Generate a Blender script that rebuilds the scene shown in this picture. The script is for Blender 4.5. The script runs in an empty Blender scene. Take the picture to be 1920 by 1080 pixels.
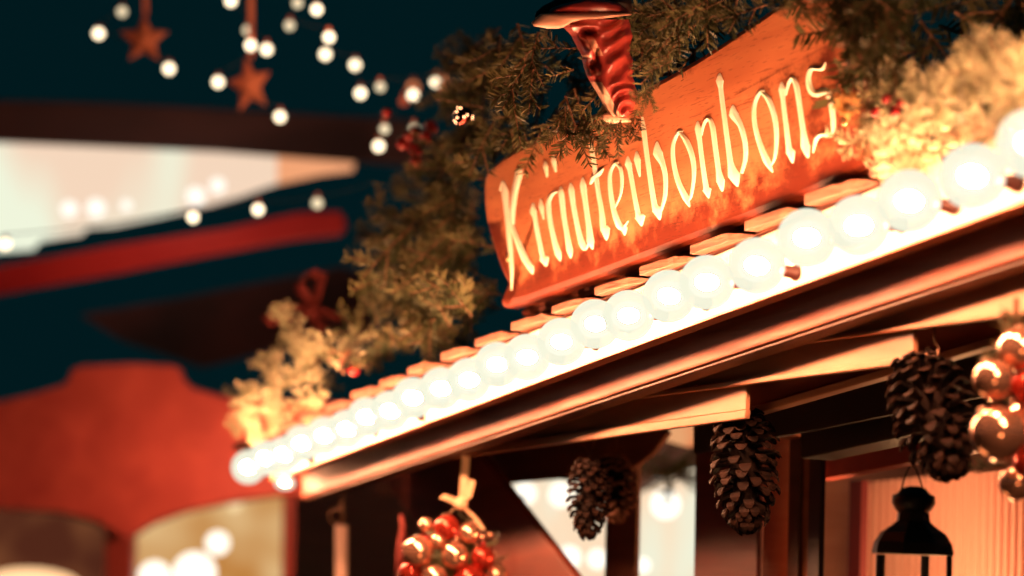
import bpy, bmesh, math, random
from mathutils import Vector, Matrix
random.seed(7)
sc = bpy.context.scene
COL = sc.collection
# ------------------------------------------------------------ camera
F = 4533.0                                   # focal length in photo pixels (85 mm)
d = Vector((-1910, -470, -4533)).normalized()
u = Vector((.04, 1, -.12053827)).normalized()
X = -d; Yc = u.cross(X)
R = Matrix((X, Yc, u))                       # camera space -> world (x along the facade, y into the hut, z up)
def ray(px, py): return R @ Vector(((px-960)/F, (540-py)/F, -1))
CY = -3.3*ray(1300, 606).y
CAM = Vector((0, CY, 1.65))
cam_d = bpy.data.cameras.new("camera"); cam = bpy.data.objects.new("camera", cam_d); COL.objects.link(cam)
cam.matrix_world = Matrix.Translation(CAM) @ R.to_4x4()
cam_d.lens = 85.0; cam_d.sensor_width = 36.0; cam_d.clip_end = 500; cam_d.clip_start = .05
cam_d.dof.use_dof = True; cam_d.dof.focus_distance = 3.38; cam_d.dof.aperture_fstop = 2.5
sc.camera = cam
# ------------------------------------------------------------ world, night
w = bpy.data.worlds.new("World"); sc.world = w; w.use_nodes = True
bg = w.node_tree.nodes['Background']; bg.inputs[0].default_value = (.0005, .0098, .0125, 1); bg.inputs[1].default_value = 1.0
sc.view_settings.view_transform = 'Standard'; sc.view_settings.look = 'None'
sc.view_settings.exposure = 0.0; sc.view_settings.gamma = 1.0
sc.render.engine = 'CYCLES'
sc.cycles.max_bounces = 6; sc.cycles.diffuse_bounces = 3; sc.cycles.glossy_bounces = 3
sc.cycles.transparent_max_bounces = 24; sc.cycles.sample_clamp_indirect = 6
sc.cycles.use_denoising = True
# ------------------------------------------------------------ placing helpers
def on(px, py, y=0.0):                       # the point of the plane Y = y seen at a photo pixel
    r = ray(px, py); return CAM + r*((y-CY)/r.y)
def P(px, py, dep): return CAM + ray(px, py)*dep
A1, A2, O = on(518, 896), on(1920, 377), on(1300, 606)
ES = (A2-A1).normalized(); ET = Vector((-ES.z, 0, ES.x))
def V(s, t, y=0.0):                          # along the verge, square to it, inward
    p = O + ES*s + ET*t; return Vector((p.x, y, p.z))
def st(p): q = p-O; return q.dot(ES), q.dot(ET)
# ------------------------------------------------------------ object helpers
ORG = {}
def root(name, label, cat, loc, group=None):
    o = bpy.data.objects.new(name, None); COL.objects.link(o); o.location = loc; o.empty_display_size = .05
    ORG[o] = Vector(loc); o['label'] = label; o['category'] = cat
    if group: o['group'] = group
    return o
def tag(o, label=None, cat=None, group=None, kind=None):
    for k, v in (('label', label), ('category', cat), ('group', group), ('kind', kind)):
        if v: o[k] = v
    return o
def link(name, bm, mat, parent=None, smooth=False, loc=None, bevel=0):
    if parent is not None: org = ORG[parent]
    elif loc is not None: org = Vector(loc)
    else:
        c = [v.co for v in bm.verts]
        org = Vector((sum(v.x for v in c)/len(c), sum(v.y for v in c)/len(c), min(v.z for v in c)))
    bmesh.ops.translate(bm, verts=bm.verts, vec=-org)
    me = bpy.data.meshes.new(name); bm.to_mesh(me); bm.free()
    for m in (mat if isinstance(mat, (list, tuple)) else [mat]): me.materials.append(m)
    if smooth:
        for p in me.polygons: p.use_smooth = True
    o = bpy.data.objects.new(name, me); COL.objects.link(o)
    if parent is not None: o.parent = parent
    else: o.location = org
    ORG[o] = org
    if bevel:
        b = o.modifiers.new('bevel', 'BEVEL'); b.width = bevel; b.segments = 2; b.limit_method = 'ANGLE'; b.angle_limit = .6
    return o
def copy_tree(o, loc=None, rot=None, parent=None):
    c = o.copy(); COL.objects.link(c)
    if parent is not None: c.parent = parent
    if loc is not None: c.location = loc
    if rot is not None: c.rotation_euler = rot
    for ch in list(o.children): copy_tree(ch, parent=c)
    return c
def slab_bm(front, back):
    bm = bmesh.new()
    a = [bm.verts.new(p) for p in front]; b = [bm.verts.new(p) for p in back]
    n = len(a); bm.faces.new(a); bm.faces.new(b[::-1])
    for i in range(n):
        j = (i+1) % n; bm.faces.new((a[j], a[i], b[i], b[j]))
    bmesh.ops.recalc_face_normals(bm, faces=bm.faces)
    return bm
def ypoly(px, y, th):
    a = [on(x, yy, y) for x, yy in px]
    return slab_bm(a, [p+Vector((0, th, 0)) for p in a])
VIEW = ray(960, 540).normalized()
def dpoly(px, dep, th):
    a = [P(x, yy, dep) for x, yy in px]
    return slab_bm(a, [p+VIEW*th for p in a])
def stbox(bm, s0, s1, t0, t1, y0, y1):
    c = [bm.verts.new(V(s, t, y)) for y in (y0, y1) for s, t in ((s0, t0), (s1, t0), (s1, t1), (s0, t1))]
    for q in ((0, 1, 2, 3), (7, 6, 5, 4), (0, 4, 5, 1), (1, 5, 6, 2), (2, 6, 7, 3), (3, 7, 4, 0)): bm.faces.new([c[i] for i in q])
def box(name, s0, s1, t0, t1, y0, y1, mat, parent, bevel=.002):
    bm = bmesh.new(); stbox(bm, s0, s1, t0, t1, y0, y1)
    bmesh.ops.recalc_face_normals(bm, faces=bm.faces)
    return link(name, bm, mat, parent, bevel=bevel)
def ball(bm, c, r, seg=24, rings=14, sc3=(1, 1, 1)):
    m = Matrix.Translation(c) @ Matrix.Diagonal((sc3[0], sc3[1], sc3[2], 1))
    return bmesh.ops.create_uvsphere(bm, u_segments=seg, v_segments=rings, radius=r, matrix=m)['verts']
def tube(bm, pts, r, n=8, cap=True):
    rs = r if isinstance(r, (list, tuple)) else [r]*len(pts)
    rings = []
    ref = Vector((0, 0, 1))
    for i, p in enumerate(pts):
        t = (pts[min(i+1, len(pts)-1)]-pts[max(i-1, 0)]).normalized()
        if abs(t.dot(ref)) > .95: ref = Vector((1, 0, 0))
        a = t.cross(ref).normalized(); b = t.cross(a)
        rings.append([bm.verts.new(p+(a*math.cos(k*2*math.pi/n)+b*math.sin(k*2*math.pi/n))*rs[i]) for k in range(n)])
    for i in range(len(rings)-1):
        for k in range(n):
            bm.faces.new((rings[i][k], rings[i][(k+1) % n], rings[i+1][(k+1) % n], rings[i+1][k]))
    if cap: bm.faces.new(rings[0][::-1]); bm.faces.new(rings[-1])
def lathe(bm, c, prof, axis=Vector((0, 0, 1)), n=24):
    a = axis.orthogonal().normalized(); b = axis.cross(a)
    rings = []
    for r, h in prof:
        rings.append([bm.verts.new(c+axis*h+(a*math.cos(k*2*math.pi/n)+b*math.sin(k*2*math.pi/n))*max(r, 1e-4)) for k in range(n)])
    for i in range(len(rings)-1):
        for k in range(n):
            bm.faces.new((rings[i][k], rings[i][(k+1) % n], rings[i+1][(k+1) % n], rings[i+1][k]))
    bm.faces.new(rings[0][::-1]); bm.faces.new(rings[-1])
    bmesh.ops.recalc_face_normals(bm, faces=bm.faces)
# ------------------------------------------------------------ materials
def mat(name, col, rough=.6, metal=0, emis=None, est=1, col2=None, scale=(1, 1, 1), nscale=8, bump=0, detail=4, lo=.35, hi=.65, spec=.4, rand=0, sheen=0):
    m = bpy.data.materials.new(name); m.use_nodes = True; nt = m.node_tree; b = nt.nodes['Principled BSDF']
    b.inputs['Base Color'].default_value = (*col, 1); b.inputs['Roughness'].default_value = rough; b.inputs['Metallic'].default_value = metal
    b.inputs['Specular IOR Level'].default_value = spec
    if emis: b.inputs['Emission Color'].default_value = (*emis, 1); b.inputs['Emission Strength'].default_value = est
    if col2 or bump:
        tc = nt.nodes.new('ShaderNodeTexCoord'); mp = nt.nodes.new('ShaderNodeMapping'); mp.inputs['Scale'].default_value = scale
        nz = nt.nodes.new('ShaderNodeTexNoise'); nz.inputs['Scale'].default_value = nscale; nz.inputs['Detail'].default_value = detail
        nt.links.new(tc.outputs['Object'], mp.inputs[0]); nt.links.new(mp.outputs[0], nz.inputs['Vector'])
        if col2:
            cr = nt.nodes.new('ShaderNodeValToRGB'); cr.color_ramp.elements[0].position = lo; cr.color_ramp.elements[1].position = hi
            cr.color_ramp.elements[0].color = (*col, 1); cr.color_ramp.elements[1].color = (*col2, 1)
            nt.links.new(nz.outputs['Fac'], cr.inputs[0]); out = cr.outputs[0]
            if rand:
                oi = nt.nodes.new('ShaderNodeObjectInfo'); hs = nt.nodes.new('ShaderNodeHueSaturation')
                mr = nt.nodes.new('ShaderNodeMapRange'); mr.inputs[3].default_value = 1-rand; mr.inputs[4].default_value = 1+rand
                nt.links.new(oi.outputs['Random'], mr.inputs[0]); nt.links.new(mr.outputs[0], hs.inputs['Value']); nt.links.new(out, hs.inputs['Color']); out = hs.outputs[0]
            nt.links.new(out, b.inputs['Base Color'])
        if bump:
            bp = nt.nodes.new('ShaderNodeBump'); bp.inputs['Strength'].default_value = bump; bp.inputs['Distance'].default_value = .004
            nt.links.new(nz.outputs['Fac'], bp.inputs['Height']); nt.links.new(bp.outputs[0], b.inputs['Normal'])
    return m
def wood(name, c1, c2, knots=True, rough=.55, pore=0.0, grain=26, bump=.35, xs=.9):
    """long grain along x, darker pores, a few knots"""
    m = bpy.data.materials.new(name); m.use_nodes = True; nt = m.node_tree; N = nt.nodes.new; L = nt.links.new
    b = nt.nodes['Principled BSDF']; b.inputs['Roughness'].default_value = rough; b.inputs['Specular IOR Level'].default_value = .35
    tc = N('ShaderNodeTexCoord'); mp = N('ShaderNodeMapping'); mp.inputs['Scale'].default_value = (xs, grain, grain)
    mp.inputs['Rotation'].default_value = (0, math.radians(-5), 0)
    L(tc.outputs['Object'], mp.inputs[0])
    n1 = N('ShaderNodeTexNoise'); n1.inputs['Scale'].default_value = 3.0; n1.inputs['Detail'].default_value = 6; n1.inputs['Distortion'].default_value = .6
    L(mp.outputs[0], n1.inputs['Vector'])
    cr = N('ShaderNodeValToRGB'); e = cr.color_ramp.elements; e[0].position = .3; e[1].position = .72
    e[0].color = (*c1, 1); e[1].color = (*c2, 1); L(n1.outputs['Fac'], cr.inputs[0]); out = cr.outputs[0]
    n2 = N('ShaderNodeTexNoise'); n2.inputs['Scale'].default_value = 5; n2.inputs['Detail'].default_value = 3
    L(tc.outputs['Object'], n2.inputs['Vector'])
    mx = N('ShaderNodeMix'); mx.data_type = 'RGBA'; mx.blend_type = 'MULTIPLY'
    r2 = N('ShaderNodeMapRange'); r2.inputs[1].default_value = .35; r2.inputs[2].default_value = .7; r2.inputs[3].default_value = .0; r2.inputs[4].default_value = .45
    L(n2.outputs['Fac'], r2.inputs[0]); L(r2.outputs[0], mx.inputs['Factor']); L(out, mx.inputs['A']); mx.inputs['B'].default_value = (.55, .42, .35, 1)
    out = mx.outputs['Result']; h = n1.outputs['Fac']
    if pore:
        mq = N('ShaderNodeMapping'); mq.inputs['Scale'].default_value = (22, 260, 260); mq.inputs['Rotation'].default_value = (0, math.radians(-5), 0); L(tc.outputs['Object'], mq.inputs[0])
        n3 = N('ShaderNodeTexNoise'); n3.inputs['Scale'].default_value = 1.6; n3.inputs['Detail'].default_value = 2; L(mq.outputs[0], n3.inputs['Vector'])
        r3 = N('ShaderNodeMapRange'); r3.inputs[1].default_value = .60; r3.inputs[2].default_value = .68; r3.inputs[3].default_value = 0; r3.inputs[4].default_value = pore
        L(n3.outputs['Fac'], r3.inputs[0])
        m2 = N('ShaderNodeMix'); m2.data_type = 'RGBA'; m2.blend_type = 'MULTIPLY'; L(r3.outputs[0], m2.inputs['Factor']); L(out, m2.inputs['A']); m2.inputs['B'].default_value = (.22, .08, .05, 1)
        out = m2.outputs['Result']
    L(out, b.inputs['Base Color'])
    bp = N('ShaderNodeBump'); bp.inputs['Strength'].default_value = bump; bp.inputs['Distance'].default_value = .003
    L(h, bp.inputs['Height']); L(bp.outputs[0], b.inputs['Normal'])
    return m, out, b
def emit(name, col, st_, col2=None, nscale=4, scale=(1, 1, 1), lo=.4, hi=.62):
    m = bpy.data.materials.new(name); m.use_nodes = True; nt = m.node_tree; nt.nodes.clear()
    o = nt.nodes.new('ShaderNodeOutputMaterial'); e = nt.nodes.new('ShaderNodeEmission'); e.inputs[0].default_value = (*col, 1); e.inputs[1].default_value = st_
    nt.links.new(e.outputs[0], o.inputs[0])
    if col2:
        tc = nt.nodes.new('ShaderNodeTexCoord'); mp = nt.nodes.new('ShaderNodeMapping'); mp.inputs['Scale'].default_value = scale
        nz = nt.nodes.new('ShaderNodeTexNoise'); nz.inputs['Scale'].default_value = nscale; nz.inputs['Detail'].default_value = 2
        cr = nt.nodes.new('ShaderNodeValToRGB'); cr.color_ramp.elements[0].position = lo; cr.color_ramp.elements[1].position = hi
        cr.color_ramp.elements[0].color = (*col, 1); cr.color_ramp.elements[1].color = (*col2, 1)
        nt.links.new(tc.outputs['Object'], mp.inputs[0]); nt.links.new(mp.outputs[0], nz.inputs['Vector']); nt.links.new(nz.outputs['Fac'], cr.inputs[0]); nt.links.new(cr.outputs[0], e.inputs[0])
    return m
WHITE_WOOD = wood('pale_painted_wood', (.27, .23, .19), (.44, .385, .33), grain=20, rough=.5, bump=.25)[0]
PINE = wood('pine_wood', (.60, .22, .11), (.76, .34, .19), grain=16)[0]
CLAPW = wood('clapboard_wood', (.34, .135, .070), (.48, .21, .115), grain=9, bump=.3)[0]
RED_PINE = wood('stained_pine', (.30, .08, .035), (.42, .13, .06), grain=18)[0]
BEAMW = wood('reddish_beam', (.22, .05, .032), (.46, .14, .085), grain=14, bump=.5)[0]
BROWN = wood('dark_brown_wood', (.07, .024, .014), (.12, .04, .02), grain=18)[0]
REDWOOD = wood('red_painted_wood', (.30, .035, .022), (.42, .06, .035), grain=8, bump=.2)[0]
SHING = wood('split_shingle', (.12, .045, .03), (.28, .115, .07), grain=60, bump=.8, xs=4)[0]
SIGN, sign_col, sign_b = wood('oiled_oak_sign', (.52, .165, .070), (.68, .26, .11), grain=12, rough=.42, pore=.5, bump=.12)
DARKSIGN = wood('shaded_oak', (.10, .022, .012), (.18, .04, .018), grain=12, rough=.6)[0]  # darker copy of the sign wood, the underside's shade put into its colour
PAINT = mat('cream_letter_paint', (.90, .84, .62), .5, col2=(.96, .92, .76), nscale=30)
BLACK = mat('black_metal', (.012, .012, .012), .45, .6, spec=.4)
STEEL = mat('hook_wire', (.22, .12, .08), .4, .9)
CONE = mat('cone_scale', (.006, .004, .004), .7, spec=.06, col2=(.016, .008, .006), nscale=40)
CONETIP = mat('cone_scale_tip', (.009, .005, .004), .6, spec=.06, col2=(.030, .013, .009), nscale=60)
NEEDLE = mat('fir_needles', (.017, .030, .012), .6, col2=(.145, .125, .052), nscale=7, rand=.45, lo=.35, hi=.68, spec=.15)
NEEDLE2 = mat('fir_needles_underside', (.09, .09, .05), .5, col2=(.16, .15, .08), nscale=10, rand=.3)
BARK = mat('fir_bark', (.10, .05, .025), .8, col2=(.18, .09, .04), nscale=60)
COPPER = mat('copper_bauble', (.95, .46, .30), .13, .85, spec=.5)
REDB = mat('red_bauble', (.55, .05, .03), .15, .7)
BERRY = mat('red_berry', (.30, .014, .014), .3)
RIBBON = mat('satin_ribbon', (.72, .42, .26), .45, col2=(.85, .55, .35), nscale=20)
STARM = mat('star_straw', (.42, .10, .06), .7, col2=(.60, .19, .10), nscale=12)
SOCKET = mat('bulb_socket', (.04, .010, .008), .5)
MASKM = mat('carved_lacquered_wood', (.22, .020, .018), .34, col2=(.38, .048, .036), nscale=9, bump=.2, spec=.7)
MASKP = mat('carved_pale_wood', (.62, .30, .20), .5, col2=(.78, .44, .30), nscale=14, bump=.3)
GROUNDM = mat('cobbles', (.04, .036, .034), .8, col2=(.06, .055, .05), nscale=6, bump=.4)

# mottled darker rim of the sign, strongest low down, worked in the plank's own coordinates
nt = SIGN.node_tree
def darken_rim(tex_lo, tex_hi):
    N = nt.nodes.new; L = nt.links.new
    at = N('ShaderNodeAttribute'); at.attribute_name = 'rim'; at.attribute_type = 'GEOMETRY'
    tc = N('ShaderNodeTexCoord'); nz = N('ShaderNodeTexNoise'); nz.inputs['Scale'].default_value = 17; nz.inputs['Detail'].default_value = 9; nz.inputs['Roughness'].default_value = .72
    L(tc.outputs['Object'], nz.inputs['Vector'])
    ad = N('ShaderNodeMath'); ad.operation = 'MULTIPLY_ADD'; L(nz.outputs['Fac'], ad.inputs[0]); ad.inputs[1].default_value = .20; L(at.outputs['Fac'], ad.inputs[2])
    mr = N('ShaderNodeMapRange'); mr.interpolation_type = 'SMOOTHERSTEP'; mr.inputs[1].default_value = tex_lo; mr.inputs[2].default_value = tex_hi; mr.inputs[3].default_value = .95; mr.inputs[4].default_value = 0
    L(ad.outputs[0], mr.inputs[0])
    mx = N('ShaderNodeMix'); mx.data_type = 'RGBA'; mx.blend_type = 'MULTIPLY'; L(mr.outputs[0], mx.inputs['Factor']); L(sign_col, mx.inputs['A']); mx.inputs['B'].default_value = (.17, .045, .03, 1)
    L(mx.outputs['Result'], sign_b.inputs['Base Color'])
darken_rim(.115, .185)

# ------------------------------------------------------------ ground
bm = bmesh.new(); bmesh.ops.create_grid(bm, x_segments=2, y_segments=2, size=60)
bmesh.ops.translate(bm, verts=bm.verts, vec=(-10, 0, 0))
tag(link('ground', bm, GROUNDM, loc=(0, 0, 0)), kind='structure')

# ------------------------------------------------------------ market hut
S0, S1 = -1.93, 1.35
hut = root('market_hut', 'wooden market hut with lamp-lined pale barge board, shingled roof and open serving hatch', 'hut', (V(0, 0).x, .3, 0))
box('barge_board', S0, S1, 0, .082, 0, .018, WHITE_WOOD, hut, .0015)
box('barge_rim', S0, S1, -.0045, -.0005, -.004, .020, RED_PINE, hut, .001)
BT = st(on(1240, 709, .056))[1]
box('verge_beam', S0+.03, S1, BT, .078, .056, .095, BEAMW, hut, .004)
box('verge_trim', S0+.03, S1, BT-.0045, BT-.0005, .062, .097, BROWN, hut, .001)
# underside boards between the verge and the wall
box('roof_batten', S0+.1, S1, .0825, .0915, .008, .030, BROWN, hut, .001)
# shingles: one overlapping course after another climbing the verge
sa, sb = st(on(656, 740, -.01)), st(on(1505, 400, -.01)); step = (sb[0]-sa[0])/11
for k in range(-5, 20):
    rnd = random.Random(k*13+5)
    s = sa[0]+k*step; L_ = step*rnd.uniform(.93, 1.0); tl = math.radians(-2.2); y0 = -.008+rnd.uniform(-.003, .002)
    if s > S1-.05: break
    bm = bmesh.new(); n = 7; th = .0125*rnd.uniform(.9, 1.12)
    rows = []
    for i in range(n+1):
        f_ = i/n; ss = f_*L_; taper = 1 if f_ < .66 else 1-(f_-.66)/.34*.72
        wob = rnd.uniform(-.0018, .0018) if 3 < i else 0
        ring = []
        for y in (y0+(0 if f_ < .7 else (f_-.7)*.05)+abs(wob)*2, .06, .42):
            for tt in (0, th*taper+wob):
                base = .0945; a = ss*math.cos(tl)-tt*math.sin(tl); c = ss*math.sin(tl)+tt*math.cos(tl)
                ring.append(bm.verts.new(V(s+a, base+c, y)))
        rows.append(ring)
    for i in range(n):
        a, b = rows[i], rows[i+1]
        for p, q in ((0, 1), (1, 3), (3, 5), (5, 4), (4, 2), (2, 0)): bm.faces.new((a[p], a[q], b[q], b[p]))
    for r_, fl in ((rows[0], 1), (rows[-1], 0)):
        bm.faces.new([r_[i] for i in (0, 1, 3, 2)]); bm.faces.new([r_[i] for i in (2, 3, 5, 4)])
    bmesh.ops.recalc_face_normals(bm, faces=bm.faces)
    link('shingle', bm, SHING, hut, bevel=.0008)
# gable clapboards behind the verge, each lapping over the one below
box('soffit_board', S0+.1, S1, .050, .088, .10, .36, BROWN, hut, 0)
def clap(poly, lip, y):
    b = link('clapboard', ypoly(poly, y, .007), CLAPW, hut, bevel=.001)
    link('lip', ypoly(lip, y-.004, .009), CLAPW, b, bevel=.002)
clap([(700, 862), (1398, 768), (1402, 640), (700, 760)], [(700, 879), (1396, 785), (1398, 768), (700, 862)], .122)
clap([(1000, 764), (1712, 671), (1714, 540), (1000, 650)], [(1000, 772), (1708, 681), (1712, 667), (1000, 764)], .110)
clap([(1400, 652), (2060, 562), (2060, 430), (1400, 530)], [(1400, 658), (2060, 570), (2060, 558), (1400, 652)], .098)
link('inner_rafter', ypoly([(1330, 700), (2060, 500), (2060, 572), (1330, 786)], .19, .04), wood('warm_red_rafter', (.55, .15, .09), (.7, .22, .13), grain=9)[0], hut, bevel=.002)
link('eave_shade_sheet', ypoly([(1300, 690), (2060, 480), (2060, 700), (1300, 850)], .335, .01), mat('eave_shade', (.02, .010, .009), .7), hut)  # added dark sheet that stands for the shade under the eave
link('rafter_trim', ypoly([(1405, 764), (2060, 572), (2060, 590), (1405, 779)], .18, .02), PINE, hut, bevel=.002)
link('wall_plate', ypoly([(1440, 792), (2060, 636), (2060, 678), (1440, 822)], .42, .06), RED_PINE, hut, bevel=.003)
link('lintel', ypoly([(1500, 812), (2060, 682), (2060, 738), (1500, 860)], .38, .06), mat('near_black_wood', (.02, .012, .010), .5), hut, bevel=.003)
link('hatch_header', ypoly([(1530, 852), (2060, 730), (2060, 800), (1700, 868), (1530, 900)], .50, .03), REDWOOD, hut, bevel=.002)
# frames and posts of the hatch
link('post', ypoly([(1304, 790), (1424, 770), (1416, 1300), (1296, 1300)], .42, .012), wood('dark_red_post', (.07, .010, .008), (.13, .018, .012), grain=12)[0], hut, bevel=.004)
link('post', ypoly([(1424, 790), (1484, 790), (1476, 1300), (1414, 1300)], .50, .015), PINE, hut, bevel=.003)
link('frame_bar', ypoly([(1480, 812), (1500, 808), (1491, 1300), (1471, 1300)], .46, .008), BROWN, hut, bevel=.002)
link('frame_bar', ypoly([(1503, 812), (1518, 808), (1510, 1300), (1495, 1300)], .47, .01), RED_PINE, hut, bevel=.002)
link('frame_bar', ypoly([(1518, 812), (1540, 840), (1530, 1300), (1508, 1300)], .46, .01), mat('black_frame', (.03, .01, .01), .5), hut, bevel=.002)
link('frame_bar', ypoly([(1592, 900), (1616, 900), (1608, 1300), (1584, 1300)], .80, .015), mat('maroon_frame', (.10, .012, .015), .5), hut, bevel=.002)
link('wall_panel', ypoly([(1525, 830), (2080, 700), (2080, 1320), (1515, 1320)], 1.15, .02), PINE, hut)
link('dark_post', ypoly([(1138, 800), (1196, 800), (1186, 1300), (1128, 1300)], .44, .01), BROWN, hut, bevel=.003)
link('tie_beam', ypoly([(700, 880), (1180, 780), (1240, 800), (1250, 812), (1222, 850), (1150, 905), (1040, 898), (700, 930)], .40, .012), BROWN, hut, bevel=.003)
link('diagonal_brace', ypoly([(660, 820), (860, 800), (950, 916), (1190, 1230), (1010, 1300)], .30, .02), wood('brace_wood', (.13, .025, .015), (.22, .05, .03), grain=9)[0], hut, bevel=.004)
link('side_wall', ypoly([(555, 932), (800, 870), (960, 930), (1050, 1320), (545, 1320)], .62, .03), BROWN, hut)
# curtain behind the lantern
CURT = mat('pink_ribbed_curtain', (.80, .48, .42), .8)
bm = bmesh.new(); n = 132; prev = None
for i in range(n+1):
    x = 1618+i*(2070-1618)/n; yo = 1.05+.016*math.sin(i*math.pi*.5)
    a, b = bm.verts.new(on(x, 905-(x-1618)*.10, yo)), bm.verts.new(on(x-8, 1320, yo))
    if prev: bm.faces.new((prev[0], a, b, prev[1]))
    prev = (a, b)
tag(link('curtain', bm, CURT, smooth=True), 'pink ribbed curtain hanging in the hatch behind the lantern', 'curtain')

# ------------------------------------------------------------ globe bulbs on the barge board
GL = bpy.data.materials.new('frosted_globe'); GL.use_nodes = True; nt = GL.node_tree; nt.nodes.clear()
o = nt.nodes.new('ShaderNodeOutputMaterial'); e = nt.nodes.new('ShaderNodeEmission'); e.inputs[0].default_value = (.93, .93, .72, 1); e.inputs[1].default_value = 1.0
tr = nt.nodes.new('ShaderNodeBsdfTransparent'); mx = nt.nodes.new('ShaderNodeMixShader'); mx.inputs[0].default_value = .82
nt.links.new(tr.outputs[0], mx.inputs[1]); nt.links.new(e.outputs[0], mx.inputs[2]); nt.links.new(mx.outputs[0], o.inputs[0])
CORE = emit('glowing_filament', (1, .43, .205), 8200)
HALO = bpy.data.materials.new('inner_glow'); HALO.use_nodes = True; nt = HALO.node_tree; nt.nodes.clear()
o = nt.nodes.new('ShaderNodeOutputMaterial'); e = nt.nodes.new('ShaderNodeEmission'); e.inputs[0].default_value = (1, .97, .90, 1); e.inputs[1].default_value = 1.5
tr = nt.nodes.new('ShaderNodeBsdfTransparent'); mx = nt.nodes.new('ShaderNodeMixShader'); mx.inputs[0].default_value = .5
nt.links.new(tr.outputs[0], mx.inputs[1]); nt.links.new(e.outputs[0], mx.inputs[2]); nt.links.new(mx.outputs[0], o.inputs[0])
RB = .0355; YB = -.060
def make_bulb(p):
    r = root('light_bulb', 'lit frosted globe bulb in the row along the pale barge board', 'light bulb', p, 'globe bulbs along the barge board')
    bm = bmesh.new(); ball(bm, p, RB, 48, 32); g = link('globe', bm, GL, r, True)
    bm = bmesh.new(); ball(bm, p, .023, 20, 12, (1.25, 1, .9)); link('glow', bm, HALO, g, True)
    bm = bmesh.new(); ball(bm, p, .0105, 16, 10, (1.1, 1.5, 1)); link('filament', bm, CORE, g, True)
    bm = bmesh.new(); lathe(bm, p+Vector((0, .0335, 0)), [(.006, 0), (.0075, .006), (.0075, .016), (.010, .020), (.010, .0262)], Vector((0, 1, 0)), 20); link('socket', bm, SOCKET, r, True)
    return r
b0 = make_bulb(V(-1.897, .019, YB))
s = -1.897
k = 0
while s < 1.15:
    s += .1215; k += 1
    c = copy_tree(b0, V(s+random.uniform(-.008, .008), .023+.004*math.sin(k*2.4)+random.uniform(-.003, .003), YB+random.uniform(-.004, .004)), (random.uniform(-.1, .1), 0, random.uniform(-.1, .1)))
c = copy_tree(b0, on(534, 906, .02), (0, 0, .4)); c['label'] = 'lit globe bulb peeping out under the far left end of the barge board'; c.scale = (.62, .62, .42)
del c['group']
c = copy_tree(b0, on(1932, 268, -.07)); c['label'] = 'lit globe bulb set above the row at the right picture edge among fir sprigs'; del c['group']

# ------------------------------------------------------------ sign
TILT = math.tan(math.radians(5)); SY = .008
SNb = on(982, 567, SY); 
def sp(s, t, off=0.0):                         # sign plane: leans out over the street at the top
    p = V(s, t, 0); return Vector((p.x, SY-(t-.125)*TILT-off, p.z))
SN = (sp(1, 0)-sp(0, 0)).cross(sp(0, 1)-sp(0, 0)).normalized()
SP0 = sp(0, .2)
def onsign(px, py, off=0.0):
    r = ray(px, py); n = SN; t = (SP0-CAM).dot(n)/r.dot(n); p = CAM+r*t
    return p + (n if n.y < 0 else -n)*off
out = [(982, 567), (960, 548), (938, 505), (920, 450), (908, 400), (906, 345), (914, 318), (945, 290), (1005, 258), (1110, 212), (1208, 163), (1318, 100), (1423, 30), (1480, -6)]
o2 = [st(onsign(*p)) for p in out]
o2 += [(.43, .352), (.452, .32), (.46, .24), (.456, .15), (.435, .112)]
def smooth_closed(p, n=4):
    r = []
    for i in range(len(p)):
        a, b, c, e_ = p[i-1], p[i], p[(i+1) % len(p)], p[(i+2) % len(p)]
        for k in range(n):
            t = k/n
            r.append(tuple(.5*((2*b[j])+(-a[j]+c[j])*t+(2*a[j]-5*b[j]+4*c[j]-e_[j])*t*t+(-a[j]+3*b[j]-3*c[j]+e_[j])*t**3) for j in (0, 1)))
    return r
ol = smooth_closed(o2, 3)
sign = root('wooden_sign', 'long rounded orange wooden sign with carved cream blackletter reading Kräuterbonbons', 'sign', sp(-.05, .12))
cs = (sum(p[0] for p in ol)/len(ol), sum(p[1] for p in ol)/len(ol))
def inset(p, a):
    r = []
    n = len(p)
    for i in range(n):
        x0, y0 = p[i-1]; x1, y1 = p[(i+1) % n]; dx, dy = x1-x0, y1-y0; l = math.hypot(dx, dy) or 1
        r.append((p[i][0]+dy/l*a*SGN, p[i][1]-dx/l*a*SGN))
    return r
area = sum(ol[i-1][0]*ol[i][1]-ol[i][0]*ol[i-1][1] for i in range(len(ol))); SGN = -1 if area > 0 else 1
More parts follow.
